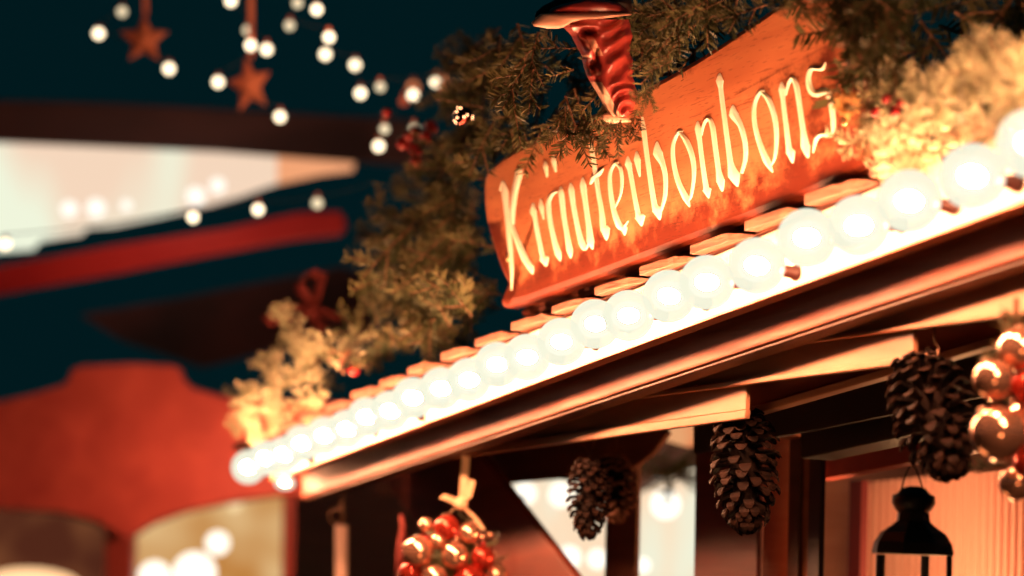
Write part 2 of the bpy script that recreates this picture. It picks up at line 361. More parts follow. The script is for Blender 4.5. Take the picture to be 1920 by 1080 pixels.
def board(outline, chamf, y0, th, name, m, dense=False):
    bm = bmesh.new()
    rings = [[bm.verts.new(sp(s_, t_, off)) for s_, t_ in ring] for ring, off in ((outline, -th), (outline, -chamf+y0), (inset(outline, chamf*.3), -chamf*.25+y0), (inset(outline, chamf), y0))]
    n = len(outline)
    for a, b in zip(rings, rings[1:]):
        for i in range(n): bm.faces.new((a[i-1], a[i], b[i], b[i-1]))
    lay = None
    if dense:
        lay = True
        cur = inset(outline, chamf); prev = rings[-1]; prevd = chamf
        vals = {}
        mid = cs[1]
        levels = [.02, .035, .05, .07, .09, .11]
        for dd in levels:
            ring = []
            for (s_, t_) in inset(outline, chamf):
                tt = t_+(max(-1, min(1, (mid-t_)/.125)))*0
                # shrink toward the middle line of the plank
                k_ = dd/.118
                cx = max(-.50, min(.42, s_)); ring.append((s_+(cx-s_)*k_, t_+(mid-t_)*k_))
            rv = [bm.verts.new(sp(a_, b_, y0)) for a_, b_ in ring]
            for i in range(n): bm.faces.new((prev[i-1], prev[i], rv[i], rv[i-1]))
            for v_ in rv: vals[v_] = dd
            prev = rv
        bm.faces.new(prev)
    else: bm.faces.new(rings[-1])
    bm.faces.new(rings[0][::-1])
    bmesh.ops.recalc_face_normals(bm, faces=bm.faces)
    o_ = link(name, bm, m, sign)
    return o_
front = board(ol, .010, 0, .028, 'sign_board', SIGN, True)
# rim distance stored on the plank (0 at its edge) for the darker border
me = front.data; at = me.attributes.new('rim', 'FLOAT', 'POINT')
def seg_d(p, a, b):
    vx, vy = b[0]-a[0], b[1]-a[1]; l = vx*vx+vy*vy or 1e-9; t = max(0, min(1, ((p[0]-a[0])*vx+(p[1]-a[1])*vy)/l))
    return math.hypot(p[0]-a[0]-vx*t, p[1]-a[1]-vy*t)
for i, v in enumerate(me.vertices):
    q = st(v.co+ORG[sign]); d_ = min(seg_d(q, ol[j-1], ol[j]) for j in range(len(ol)))
    if q[1] > cs[1]: d_ = d_*1.4+.06                        # the top border darkens less
    at.data[i].value = d_
back = board([(a, b-.013) for a, b in ol], .008, -.034, .066, 'sign_underside', DARKSIGN)  # stands for the plank's shaded underside
for (x_, y_) in ((953, 483), (1585, 228)):
    bm = bmesh.new(); c_ = onsign(x_, y_, .001); ball(bm, c_, .006, 14, 8, (1, .5, 1)); link('screw', bm, mat('brass_screw', (.7, .45, .2), .3, .9), sign, True)

# letters, strokes as (x, y, width) in units of the close-up (x, y) = ((px-880)*2.4, (py-150)*2.4)
def Z7(l): return [(((1300+x/3.095)-880)*2.4, ((y/3.095)-150)*2.4, w_) for x, y, w_ in l]
GL_ = [
 [[(136, 500, 6), (151, 455, 4), (160, 500, 34), (166, 560, 26), (176, 660, 24), (186, 770, 22), (192, 860, 17), (190, 945, 3)],
  [(226, 402, 26), (222, 430, 34), (206, 500, 27), (196, 580, 25), (192, 655, 23)], [(192, 650, 18), (215, 715, 26), (250, 800, 34), (276, 840, 34), (286, 872, 3)]],
 [[(287, 552, 3), (288, 590, 36), (296, 620, 22), (312, 710, 22), (330, 790, 24), (338, 805, 52), (346, 838, 4)], [(322, 535, 3), (325, 570, 24), (336, 628, 3)]],
 [[(398, 505, 8), (380, 508, 16), (358, 545, 22), (362, 620, 23), (382, 715, 25), (400, 780, 34), (410, 815, 4)], [(413, 480, 3), (415, 510, 27), (425, 600, 23), (440, 690, 23), (453, 765, 30), (458, 802, 3)],
  [(344, 365, 3), (345, 390, 22), (352, 438, 3)], [(381, 338, 3), (382, 365, 22), (391, 415, 3)]],
 [[(456, 462, 3), (460, 495, 30), (470, 570, 23), (490, 670, 24), (508, 735, 32), (522, 762, 14), (545, 720, 8)], [(511, 438, 3), (513, 475, 30), (525, 560, 23), (538, 650, 24), (547, 725, 36), (556, 762, 3)]],
 [[(548, 288, 18), (556, 340, 26), (565, 400, 22), (580, 500, 22), (596, 590, 24), (604, 665, 30), (612, 672, 50), (618, 722, 4)], [(545, 470, 4), (560, 440, 26), (586, 420, 22), (604, 398, 4)]],
 [[(672, 372, 8), (655, 376, 18), (634, 420, 18), (636, 500, 22), (652, 590, 25), (676, 655, 34), (696, 668, 36), (700, 700, 4)], [(655, 374, 10), (680, 396, 17), (688, 450, 15), (680, 520, 10), (648, 590, 5)], [(694, 672, 14), (716, 634, 3)]],
 [[(714, 342, 3), (716, 378, 36), (724, 410, 22), (742, 510, 22), (760, 600, 24), (768, 616, 54), (776, 658, 4)], [(754, 320, 3), (757, 360, 32), (768, 436, 3)]],
 [[(779, 165, 8), (786, 230, 24), (800, 340, 23), (816, 450, 24), (834, 560, 27), (846, 585, 52), (858, 630, 4)], [(846, 276, 3), (850, 330, 48), (872, 380, 25), (884, 440, 21), (882, 520, 18), (864, 588, 12)]],
 [[(962, 232, 8), (942, 234, 18), (918, 290, 19), (920, 370, 22), (942, 460, 26), (975, 530, 34), (992, 572, 4)], [(945, 234, 10), (978, 275, 28), (1006, 350, 24), (1012, 430, 18), (998, 525, 12), (978, 548, 5)]],
 [[(1028, 184, 3), (1030, 220, 32), (1038, 280, 22), (1052, 390, 22), (1066, 480, 26), (1070, 495, 44), (1078, 532, 4)], [(1046, 250, 6), (1056, 200, 14), (1078, 174, 18), (1096, 212, 25), (1108, 300, 23), (1122, 400, 23), (1132, 455, 40), (1140, 502, 4)]],
 [[(1127, -32, 3), (1128, 4, 38), (1132, 40, 22), (1146, 150, 23), (1162, 270, 24), (1176, 370, 27), (1192, 430, 60), (1208, 480, 4)], [(1188, 112, 3), (1192, 156, 48), (1222, 205, 26), (1242, 280, 23), (1244, 350, 20), (1226, 420, 14)]],
 [[(1330, 50, 8), (1308, 54, 20), (1284, 110, 20), (1284, 190, 22), (1306, 280, 26), (1340, 365, 36), (1366, 416, 4)], [(1310, 54, 10), (1346, 85, 27), (1376, 170, 24), (1384, 260, 19), (1374, 355, 13), (1352, 390, 5)]],
 [[(1406, 8, 3), (1408, 42, 34), (1412, 90, 22), (1426, 200, 23), (1438, 300, 26), (1446, 325, 46), (1456, 374, 4)], [(1426, 70, 6), (1436, 20, 14), (1456, -8, 20), (1474, 30, 26), (1488, 120, 23), (1504, 230, 24), (1514, 300, 44), (1526, 350, 4)]],
 [Z7([(768, 362, 3), (750, 398, 20), (716, 400, 20), (684, 400, 24), (668, 455, 26), (682, 520, 32), (716, 548, 34), (762, 528, 38), (798, 572, 34), (808, 650, 26), (814, 730, 22), (800, 800, 4)]), Z7([(806, 792, 3), (782, 782, 24), (744, 782, 22), (714, 808, 20), (696, 888, 3)])],
]
def dense_stroke(p):
    r = []
    for i in range(len(p)-1):
        a = p[max(i-1, 0)]; b = p[i]; c = p[i+1]; e_ = p[min(i+2, len(p)-1)]
        for k in range(4):
            t = k/4
            xy = [.5*((2*b[j])+(-a[j]+c[j])*t+(2*a[j]-5*b[j]+4*c[j]-e_[j])*t*t+(-a[j]+3*b[j]-3*c[j]+e_[j])*t**3) for j in (0, 1)]
            r.append((xy[0], xy[1], b[2]+(c[2]-b[2])*t))
    r.append(p[-1]); return r
for gi, strokes in enumerate(GL_):
    bm = bmesh.new()
    for si, s_ in enumerate(strokes):
        q = dense_stroke(s_); rings = []
        for i, (x, y, w_) in enumerate(q):
            a = q[max(i-1, 0)]; b = q[min(i+1, len(q)-1)]
            dx, dy = b[0]-a[0], b[1]-a[1]; l = math.hypot(dx, dy) or 1
            nx, ny = dy/l, -dx/l
            # broad nib held flat: widths are measured mostly sideways
            nx2, ny2 = (nx*.8+(.2 if nx > 0 else -.2)), ny*.8
            h = w_/2*.9
            def px(xx, yy, off): return onsign(880+xx/2.4, 150+yy/2.4, off)
            hh = min(.0016, .0016*w_/22); lift = .0006+si*.0004
            rings.append([bm.verts.new(px(x-nx2*h, y-ny2*h, -.002)), bm.verts.new(px(x-nx2*h, y-ny2*h, lift)), bm.verts.new(px(x+nx2*h*.15, y+ny2*h*.15, lift+hh)), bm.verts.new(px(x+nx2*h, y+ny2*h, lift)), bm.verts.new(px(x+nx2*h, y+ny2*h, -.002))])
        for a, b in zip(rings, rings[1:]):
            for k in range(4): bm.faces.new((a[k], a[k+1], b[k+1], b[k]))
            bm.faces.new((a[4], a[0], b[0], b[4]))
        bm.faces.new(rings[0][::-1]); bm.faces.new(rings[-1])
    bmesh.ops.recalc_face_normals(bm, faces=bm.faces)
    link('letter', bm, PAINT, sign)

# ------------------------------------------------------------ carved head over the sign
ZM = lambda x, y: (960+x/4.5, y/4.5)
rows = [(165, 395, 1000), (200, 415, 1002), (230, 432, 1003), (300, 498, 1004), (380, 540, 1005), (440, 572, 1006), (474, 588, 1007), (488, 598, 1008), (500, 590, 1009), (560, 604, 1014), (640, 630, 1028), (700, 664, 1036), (780, 715, 1044), (860, 757, 1050), (920, 788, 1040), (960, 815, 1010), (985, 850, 960)]
def rowat(y):
    for a, b in zip(rows, rows[1:]):
        if y <= b[0]:
            t = (y-a[0])/(b[0]-a[0]); return a[1]+(b[1]-a[1])*t, a[2]+(b[2]-a[2])*t+10*math.sin(y/38)+4*math.sin(y/15)
    return rows[-1][1:]
MD = 3.30
def gauss(x, y, cx, cy, sx, sy): return math.exp(-((x-cx)/sx)**2-((y-cy)/sy)**2)
def relief(x, y, uu):
    h = .050*math.sqrt(max(0, 1-abs(2*uu-.92)**2/(1.0 if uu < .46 else 1.17)))
    h -= .030*gauss(x, y, 640, 275, 55, 34)                     # eye socket
    h += .010*gauss(x, y, 655, 268, 22, 14)                     # eyeball
    h += .012*gauss(x, y, 560, 225, 110, 22)                    # brow
    h += .016*gauss(x, y, 660, 430, 42, 52)                     # nostril wing
    h -= .016*gauss(x, y, 712, 450, 16, 50)
    h -= .020*gauss(x, y, 690, 560, 45, 48)                     # mouth
    h += .010*gauss(x, y, 640, 640, 60, 22)
    h += .012*gauss(x, y, 760, 800, 60, 110)                    # chin
    k = max(0, min(1, (x-(735+.18*(y-300)))/70))                # beard and hair in long curling locks
    ph = (y+.30*(x-800)+.0011*(x-880)**2)/ (15+.02*y)
    h += k*.0055*math.sin(ph*1.55+.6*math.sin(x/70))*(1 if y < 720 else .2)
    r_ = math.hypot(x-975, (y-960)*.8)
    if y > 700: h += k*.006*math.sin(r_/12)
    return h
NU, NV = 84, 120
head = root('carved_head', 'red-brown carved wooden head of a bearded man in a brimmed hat above the sign', 'carving', P(*ZM(820, 985), MD))
bm = bmesh.new(); grid = []
for j in range(NV+1):
    y = 165+(985-165)*j/NV; l, r_ = rowat(y); rw = []
    for i in range(NU+1):
        uu = i/NU; x = l+(r_-l)*uu; edge = min(1, uu*9, (1-uu)*9)
        rw.append(bm.verts.new(P(*ZM(x, y), MD-relief(x, y, uu)*edge**.5)))
    grid.append(rw)
for j in range(NV):
    for i in range(NU): bm.faces.new((grid[j][i], grid[j+1][i], grid[j+1][i+1], grid[j][i+1]))
bk = [[bm.verts.new(P(*ZM(rowat(165+820*j/NV)[0 if i == 0 else 1]*(1) + (12 if i == 0 else -12), 165+820*j/NV), MD+.06)) for i in (0, 1)] for j in range(NV+1)]
for j in range(NV):
    bm.faces.new((bk[j][0], bk[j][1], bk[j+1][1], bk[j+1][0])); bm.faces.new((grid[j][0], bk[j][0], bk[j+1][0], grid[j+1][0])); bm.faces.new((grid[j][-1], grid[j+1][-1], bk[j+1][1], bk[j][1]))
bmesh.ops.recalc_face_normals(bm, faces=bm.faces)
face = link('face', bm, [MASKM, MASKP], head, True)
for p in face.data.polygons:                                    # bare pale wood on cheek, nose ridge and chin
    c = p.center+ORG[head]; v = c-CAM; v = R.transposed() @ v; x = ((v.x/-v.z*F+960)-960)*4.5; y = (540-v.y/-v.z*F)*4.5
    l, r_ = rowat(max(165, min(985, y)))
    if (y > 690 and x < l+95) or (310 < y < 560 and l+120 < x < l+185 and y < 470) or (abs(y-478) < 10 and x < l+75): p.material_index = 1
def rad_slab(name, poly, dep, th, m, parent, dome=0.0, bevel=.003):
    c = (sum(p[0] for p in poly)/len(poly), sum(p[1] for p in poly)/len(poly))
    bm = bmesh.new(); prev = None; rings = []
    for k_, (sc_, o_) in enumerate(((1, th), (1, 0), (.9, -dome*.45), (.7, -dome*.8), (.4, -dome))):
        rings.append([bm.verts.new(P(*ZM(c[0]+(x-c[0])*sc_, c[1]+(y-c[1])*sc_), dep+o_)) for x, y in poly])
    for a, b in zip(rings, rings[1:]):
        for i in range(len(poly)): bm.faces.new((a[i-1], a[i], b[i], b[i-1]))
    bm.faces.new(rings[0][::-1]); bm.faces.new(rings[-1]); bmesh.ops.recalc_face_normals(bm, faces=bm.faces)
    return link(name, bm, m, parent, True)
rad_slab('hat_brim', [(165, 190), (185, 222), (235, 228), (300, 240), (380, 242), (430, 232), (500, 190), (600, 165), (760, 158), (900, 140), (1010, 125), (1000, 112), (800, 104), (600, 106), (420, 112), (300, 112), (235, 118), (200, 150)], MD-.055, .09, MASKP, head, .012)
rad_slab('hat_crown', [(300, 112), (330, 70), (420, 34), (520, 10), (640, -20), (760, -10), (880, 20), (1000, 112)], MD-.035, .09, MASKM, head, .03)
rad_slab('hat_shadow_side', [(190, 150), (205, 100), (260, 50), (340, 10), (420, -50), (900, -90), (1010, -20), (1010, 100), (600, 20), (430, 30), (330, 66), (290, 110)], MD-.005, .07, mat('hat_crown_shade', (.012, .008, .008), .4), head, .01)  # unlit side of the crown, its shade put into the near-black colour
rad_slab('neck_block', [(750, 972), (800, 952), (870, 958), (935, 985), (1010, 1000), (1000, 1030), (820, 1040), (765, 1010)], MD-.02, .06, MASKP, head, .006)

# ------------------------------------------------------------ fir sprigs
def twig(bm, p0, d0, up, L_, rng, nl=.025, dens=.0017, droop=.25):
    n = max(6, int(L_/.012)); pts = [p0.copy()]; dd = d0.copy()
    for i in range(n):
        dd = (dd+Vector((0, 0, -droop*.03))+Vector([rng.uniform(-.03, .03) for _ in range(3)])).normalized()
        pts.append(pts[-1]+dd*(L_/n))
    tube(bm, pts, [.0024*(1-.5*i/n) for i in range(n+1)], 5)
    for f in bm.faces[-(n*5+2):] if False else []: pass
    cnt = int(L_/dens)
    for k in range(cnt):
        f_ = (k+rng.random())/cnt*.99; i = min(n-1, int(f_*n)); p = pts[i].lerp(pts[i+1], f_*n-i)
        ax = (pts[i+1]-pts[i]).normalized(); side = ax.cross(up).normalized(); upp = side.cross(ax)
        ang = rng.choice((-1, 1))*rng.gauss(1.15, .5); o_ = (upp*math.cos(ang)+side*math.sin(ang)).normalized()
        dirn = (ax*rng.uniform(.55, .95)+o_).normalized(); ln = nl*rng.uniform(.7, 1.1)*(1 if f_ < .9 else .75)
        wv = dirn.cross(upp if rng.random() < .6 else ax).normalized()*(.00150)
        bend = upp*rng.uniform(-.001, .003); m = p+dirn*ln*.55+bend; e_ = p+dirn*ln
        a = [bm.verts.new(q) for q in (p-wv*.6, p+wv*.6, m+wv, m-wv, e_+wv*.55, e_-wv*.55)]
        for q in ((0, 1, 2, 3), (3, 2, 4, 5)):
            f = bm.faces.new([a[i_] for i_ in q]); f.material_index = 1
    return pts
def sprig_mesh(seed, L_=.15, brush=False):
    rng = random.Random(seed); bm = bmesh.new(); up = Vector((0, 0, 1))
    main = twig(bm, Vector((0, 0, 0)), Vector((1, 0, 0)), up, L_, rng, droop=.1)
    n = len(main)
    for k in range(2, n-3, 3):
        for sg in (-1, 1):
            if rng.random() < (.66 if brush else .3): continue
            a = math.radians(rng.uniform(38, 58)); ll = L_*.62*(1-k/n*.6)*rng.uniform(.8, 1.15)
            if ll < .03: continue
            twig(bm, main[k], Vector((math.cos(a), sg*math.sin(a), rng.uniform(-.15, .2))).normalized(), up, ll, rng)
    me_ = bpy.data.meshes.new('fir_sprig'); bm.to_mesh(me_); bm.free(); me_.materials.append(BARK); me_.materials.append(NEEDLE)
    return me_
SPR = [sprig_mesh(i, random.Random(i).uniform(.10, .14), i % 4 != 3) for i in range(9)]
NEEDLEP = mat('bulb_lit_fir_needles', (.20, .21, .11), .6, col2=(.52, .48, .30), nscale=9, rand=.3, lo=.35, hi=.65, spec=.2)  # paler copy for sprigs near the bulbs, bulb light put into the colour
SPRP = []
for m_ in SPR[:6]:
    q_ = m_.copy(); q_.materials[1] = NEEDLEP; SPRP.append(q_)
SX = (R @ Vector((1, 0, 0))).normalized(); SYv = (R @ Vector((0, 1, 0))).normalized()
spc = [0]
def sprig(px, py, dep, ang, scale, label, group, tilt=0.0, roll=None, rng=random, pale=False):
    """ang: heading of the tip as seen from the street, degrees counter-clockwise from right"""
    me_ = SPRP[spc[0] % len(SPRP)] if pale else SPR[spc[0] % len(SPR)]; spc[0] += 1
    o_ = bpy.data.objects.new('fir_sprig', me_); COL.objects.link(o_)
    a = math.radians(ang); xa = (SX*math.cos(a)+SYv*math.sin(a)-VIEW*tilt).normalized()
    za = (-VIEW).cross(xa).cross(xa)*-1
    za = (-VIEW - xa*(-VIEW).dot(xa)).normalized(); ya = za.cross(xa)
    rr = rng.uniform(-.8, .8) if roll is None else roll
    za2 = za*math.cos(rr)+ya*math.sin(rr); ya2 = za2.cross(xa)
    m = Matrix((xa, ya2, za2)).transposed().to_4x4()
    o_.matrix_world = Matrix.Translation(P(px, py, dep)) @ m @ Matrix.Scale(scale, 4)
    tag(o_, label, 'fir sprig', group); return o_
def ydep(px, py, y): r = ray(px, py); return (y-CY)/r.y
def inpoly(x, y, p):
    c = False
    for i in range(len(p)):
        x0, y0 = p[i-1]; x1, y1 = p[i]
        if (y0 > y) != (y1 > y) and x < (x1-x0)*(y-y0)/(y1-y0)+x0: c = not c
    return c
def zone(poly, n, y0, y1, ang, spread, s0, s1, label, group, seed, tilt=(0, .6), mind=38, pale=False):
    rng = random.Random(seed); xs = [p[0] for p in poly]; ys = [p[1] for p in poly]; done = []; tries = 0
    while len(done) < n and tries < 9000:
        tries += 1
        x, y = rng.uniform(min(xs), max(xs)), rng.uniform(min(ys), max(ys))
        if not inpoly(x, y, poly) or any(math.hypot(x-a, y-b) < mind for a, b in done): continue
        done.append((x, y)); yy = rng.uniform(y0, y1)
        sprig(x, y, ydep(x, y, yy), rng.gauss(ang, spread), rng.uniform(s0, s1), label, group, tilt=rng.uniform(*tilt), rng=rng, pale=pale)
G = 'fir sprigs of the roof garland'
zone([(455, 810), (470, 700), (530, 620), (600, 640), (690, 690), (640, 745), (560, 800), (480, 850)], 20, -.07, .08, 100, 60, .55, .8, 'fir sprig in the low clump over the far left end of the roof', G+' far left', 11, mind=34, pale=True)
zone([(640, 700), (640, 640), (720, 600), (850, 590), (930, 590), (880, 640), (780, 685)], 11, -.03, .12, 150, 60, .6, .85, 'fir sprig lying low on the shingles between the far left clump and the sign', G+' low left', 12, mind=40)
zone([(730, 560), (740, 440), (800, 330), (850, 240), (900, 330), (900, 420), (930, 520), (960, 585), (860, 600)], 20, .02, .22, 205, 50, .65, 1.0, 'fir sprig in the bushy garland just left of the wooden sign', G+' left of the sign', 13, mind=34)
zone([(850, 240), (860, 150), (940, 60), (990, 30), (1010, 120), (1060, 200), (1000, 260), (930, 290), (900, 310)], 13, .0, .18, 235, 45, .65, .95, 'fir sprig in the garland between the dark sky and the carved head', G+' left of the head', 14, mind=36)
for x, y, a, sc_, dp, tl in ((1000, 130, 262, .8, 3.42, .2), (1060, 180, 285, 1.0, 3.4, .3), (1120, 150, 280, .9, 3.42, .2), (962, 190, 282, .8, 3.45, .1), (1090, 215, 300, .65, 3.26, .2), (1165, 225, 230, .6, 3.2, .25), (1195, 205, 250, .55, 3.2, .3), (1095, 90, 180, .8, 3.5, .1), (1010, 60, 255, .9, 3.5, 0), (1140, 245, 255, .5, 3.22, .3), (1060, 200, 268, .6, 3.3, .2), (985, 120, 240, .9, 3.45, .2), (1075, 130, 200, .7, 3.5, 0.)):
    sprig(x, y, dp, a, sc_*.78, 'fir sprig drooping over the top left edge of the sign beside the carved head', G+' over the sign', tilt=tl, roll=random.uniform(-.5, .5))
for x, y, a, sc_, dp, tl in ((1390, -20, 205, .95, 3.10, .3), (1330, -10, 215, .95, 3.14, .3), (1420, 15, 200, .8, 3.06, .2), (1290, 10, 200, .9, 3.2, .4), (1290, 20, 225, .9, 3.16, .5), (1360, 30, 190, .7, 3.1, .5), (1250, 90, 215, .6, 3.22, .5), (1270, 80, 235, .6, 3.2, .5), (1225, 120, 262, .5, 3.2, .3), (1440, -40, 190, .9, 3.1, .2), (1215, 170, 250, .4, 3.17, .3), (1262, 84, 186, .5, 3.15, .2), (1258, 120, 205, .48, 3.14, .2), (1236, 160, 214, .40, 3.14, .2), (1250, 60, 168, .45, 3.16, .2)):
    sprig(x+(18 if y < 60 else 2), y-6, dp, a, sc_*.8, 'dark fir sprig on the upper edge of the sign right of the carved head', G+' above the sign', tilt=tl, roll=random.uniform(-.4, .4))
for x, y, a, sc_, dp, tl in ((1440, -50, 275, .7, 2.88, .1), (1500, -40, 268, .9, 2.86, .1), (1490, -30, 255, .8, 2.9, .2), (1550, -30, 280, 1.0, 2.84, .2), (1570, 0, 290, .95, 2.8, .2), (1540, -10, 262, .7, 2.86, .2), (1600, 30, 275, .9, 2.8, .2), (1615, 60, 268, .8, 2.82, .3), (1625, 110, 275, .6, 2.76, .2), (1640, 190, 262, .7, 2.74, .2), (1655, 230, 250, .6, 2.73, .2), (1520, -60, 285, .8, 2.86, .2), (1640, -20, 270, 1.3, 2.78, .1), (1660, 30, 280, 1.2, 2.74, .1), (1600, -30, 265, 1.3, 2.82, 0), (1640, 90, 275, 1.1, 2.76, .1), (1675, 140, 275, 1.1, 2.72, .1), (1575, -20, 262, 1.1, 2.84, .1)):
    sprig(x, y-15, dp, a, sc_*.58, 'fir sprig hanging in front of the upper right corner of the sign', G+' right corner', tilt=tl, roll=random.uniform(-.5, .5))
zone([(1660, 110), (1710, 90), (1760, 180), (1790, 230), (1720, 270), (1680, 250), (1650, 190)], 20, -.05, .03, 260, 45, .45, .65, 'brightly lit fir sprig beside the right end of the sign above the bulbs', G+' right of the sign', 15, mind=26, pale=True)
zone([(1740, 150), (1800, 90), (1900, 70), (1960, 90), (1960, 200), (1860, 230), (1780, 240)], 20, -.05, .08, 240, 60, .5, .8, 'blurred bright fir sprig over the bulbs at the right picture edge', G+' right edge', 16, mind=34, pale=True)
zone([(1600, 40), (1680, -30), (1960, -40), (1960, 60), (1860, 90), (1740, 60), (1700, 130)], 16, .0, .25, 250, 60, .8, 1.1, 'dim fir sprig high in the garland in the top right corner', G+' top right', 17, mind=44)

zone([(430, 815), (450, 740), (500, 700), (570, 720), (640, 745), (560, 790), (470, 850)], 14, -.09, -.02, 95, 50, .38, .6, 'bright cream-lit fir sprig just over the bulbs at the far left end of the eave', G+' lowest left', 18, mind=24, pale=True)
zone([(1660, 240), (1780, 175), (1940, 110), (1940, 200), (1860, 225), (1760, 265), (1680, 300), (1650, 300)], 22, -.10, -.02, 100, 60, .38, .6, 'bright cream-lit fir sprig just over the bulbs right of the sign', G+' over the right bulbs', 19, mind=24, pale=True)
zone([(900, 560), (730, 600), (720, 500), (760, 400), (830, 260), (900, 60), (985, 40), (985, 150), (900, 260), (905, 400)], 22, .1, .32, 215, 60, .7, 1.0, 'dim fir sprig deep in the garland behind the left of the sign', G+' behind', 20, mind=36)
zone([(850, 320), (935, 300), (935, 420), (960, 560), (1010, 605), (900, 600), (850, 480)], 14, .08, .2, 210, 60, .7, 1.0, 'shaded fir sprig half behind the left end of the wooden sign', G+' behind the sign end', 23, mind=26)
zone([(1195, -20), (1420, -40), (1440, 0), (1330, 45), (1240, 95), (1200, 100)], 14, -.08, .10, 215, 30, .7, 1.0, 'dense fir sprig packed along the top edge of the sign right of the carved head', G+' top edge', 31, tilt=(.1, .6), mind=24)
zone([(860, 130), (960, 30), (1050, 50), (1080, 130), (1080, 215), (960, 250), (880, 230)], 14, -.08, .05, 245, 35, .7, .95, 'fir sprig hanging in the dense garland close to the left of the carved head', G+' close to the head', 32, tilt=(.1, .5), mind=30)
zone([(720, 560), (760, 420), (830, 320), (880, 380), (890, 520), (800, 590)], 12, -.04, .06, 215, 40, .75, 1.05, 'foremost fir sprig in the bushy garland left of the sign', G+' foremost', 33, mind=34)
zone([(1560, -40), (1940, -40), (1940, 70), (1760, 110), (1640, 110)], 12, .0, .2, 250, 50, 1.0, 1.3, 'large dark fir sprig high over the right end of the sign', G+' high right', 34, mind=40)
# dried decoration tucked beside the last letter
bm = bmesh.new(); rng = random.Random(4); cc = P(1588, 196, 2.84)
for k in range(26):
    a = k*2.4; el = -.3+k/26*1.5; L_ = .020*(1.1-k/40)
    dr = (SX*math.cos(a)*math.cos(el)+SYv*math.sin(a)*math.cos(el)-VIEW*math.sin(el)).normalized(); w_ = dr.cross(VIEW+SX*.3).normalized()*.0045
    q = [bm.verts.new(x) for x in (cc, cc+dr*L_*.5+w_, cc+dr*L_, cc+dr*L_*.5-w_)]; bm.faces.new(q)
tag(link('straw_flower', bm, mat('dried_petals', (.72, .36, .10), .6, col2=(.85, .5, .2), nscale=40)), 'orange dried straw flower tucked beside the last letter of the sign', 'dried flower')
def berry_sprig(px, py, dep, label, n=9, r=.009, spread=.03):
    c = P(px, py, dep); rt = root('berry_sprig', label, 'berries', c); rng = random.Random(int(px))
    for k in range(n):
        q = c+Vector([rng.gauss(0, spread*.5) for _ in range(3)]); bm = bmesh.new(); ball(bm, q, r*rng.uniform(.7, 1.1), 14, 8); link('berry', bm, BERRY, rt, True)
    bm = bmesh.new(); tube(bm, [c+Vector((0, .01, -.03)), c, c+SX*.01+SYv*.03], .0015, 6); link('stem', bm, BARK, rt, True)
berry_sprig(637, 672, ydep(637, 672, -.02), 'red berries low in the fir clump over the left part of the roof', 6, .011, .018)
berry_sprig(1665, 205, 2.7, 'small dark red berries in the fir right of the sign end', 6, .006, .02)
berry_sprig(777, 250, 4.7, 'blurred red berries behind a fairy light left of the garland', 12, .012, .05)
# red ribbon bow high on the left clump
def strip(bm, pts, wdt, wv, th=.0012):
    pr = None
    for i, p in enumerate(pts):
        ww = wv*(wdt/2); nn = VIEW*th
        q = [bm.verts.new(p-ww), bm.verts.new(p+ww), bm.verts.new(p+ww+nn), bm.verts.new(p-ww+nn)]
        if pr:
            for k in range(4): bm.faces.new((pr[k-1], pr[k], q[k], q[k-1]))
        else: bm.faces.new(q)
        pr = q
    bm.faces.new(pr[::-1]); bmesh.ops.recalc_face_normals(bm, faces=bm.faces)
bowm = mat('red_felt', (.15, .016, .014), .8, col2=(.24, .035, .025), nscale=20)
bc = ydep(585, 540, .16)
rt = root('felt_bow', 'dull red felt bow standing behind the fir clump on the left of the roof', 'bow', P(585, 600, bc))
for pts in ([(585, 575), (560, 535), (580, 508), (605, 520), (590, 572)], [(582, 578), (530, 575), (498, 590), (515, 608), (580, 590)], [(588, 578), (620, 590), (640, 600), (610, 620), (585, 592)]):
    bm = bmesh.new(); strip(bm, [P(x, y, bc-.01*math.sin(i)) for i, (x, y) in enumerate(pts)], .035, (-VIEW*.6+SX*.6+SYv*.3).normalized(), .003); link('loop', bm, bowm, rt, True)
bm = bmesh.new(); ball(bm, P(585, 582, bc), .02, 14, 8); link('knot', bm, bowm, rt, True)
# glitter bauble in the garland
gb = P(868, 218, 4.0); rt = root('glitter_bauble', 'dark glittering little bauble hanging in the garland left of the carved head', 'bauble', gb)
bm = bmesh.new(); ball(bm, gb, .016, 24, 16); link('globe', bm, mat('dark_glitter', (.2, .04, .03), .12, 1), rt, True)
bm = bmesh.new(); rng = random.Random(3)
for k in range(16):
    dv = Vector([rng.gauss(0, 1) for _ in range(3)]).normalized()
    if dv.dot(VIEW) < 0: ball(bm, gb+dv*.016, .0013, 6, 4)
link('sequins', bm, emit('sequin_glint', (1, .45, .2), 14), rt, True)  # sequins are no lamps; their glints are put in as emission

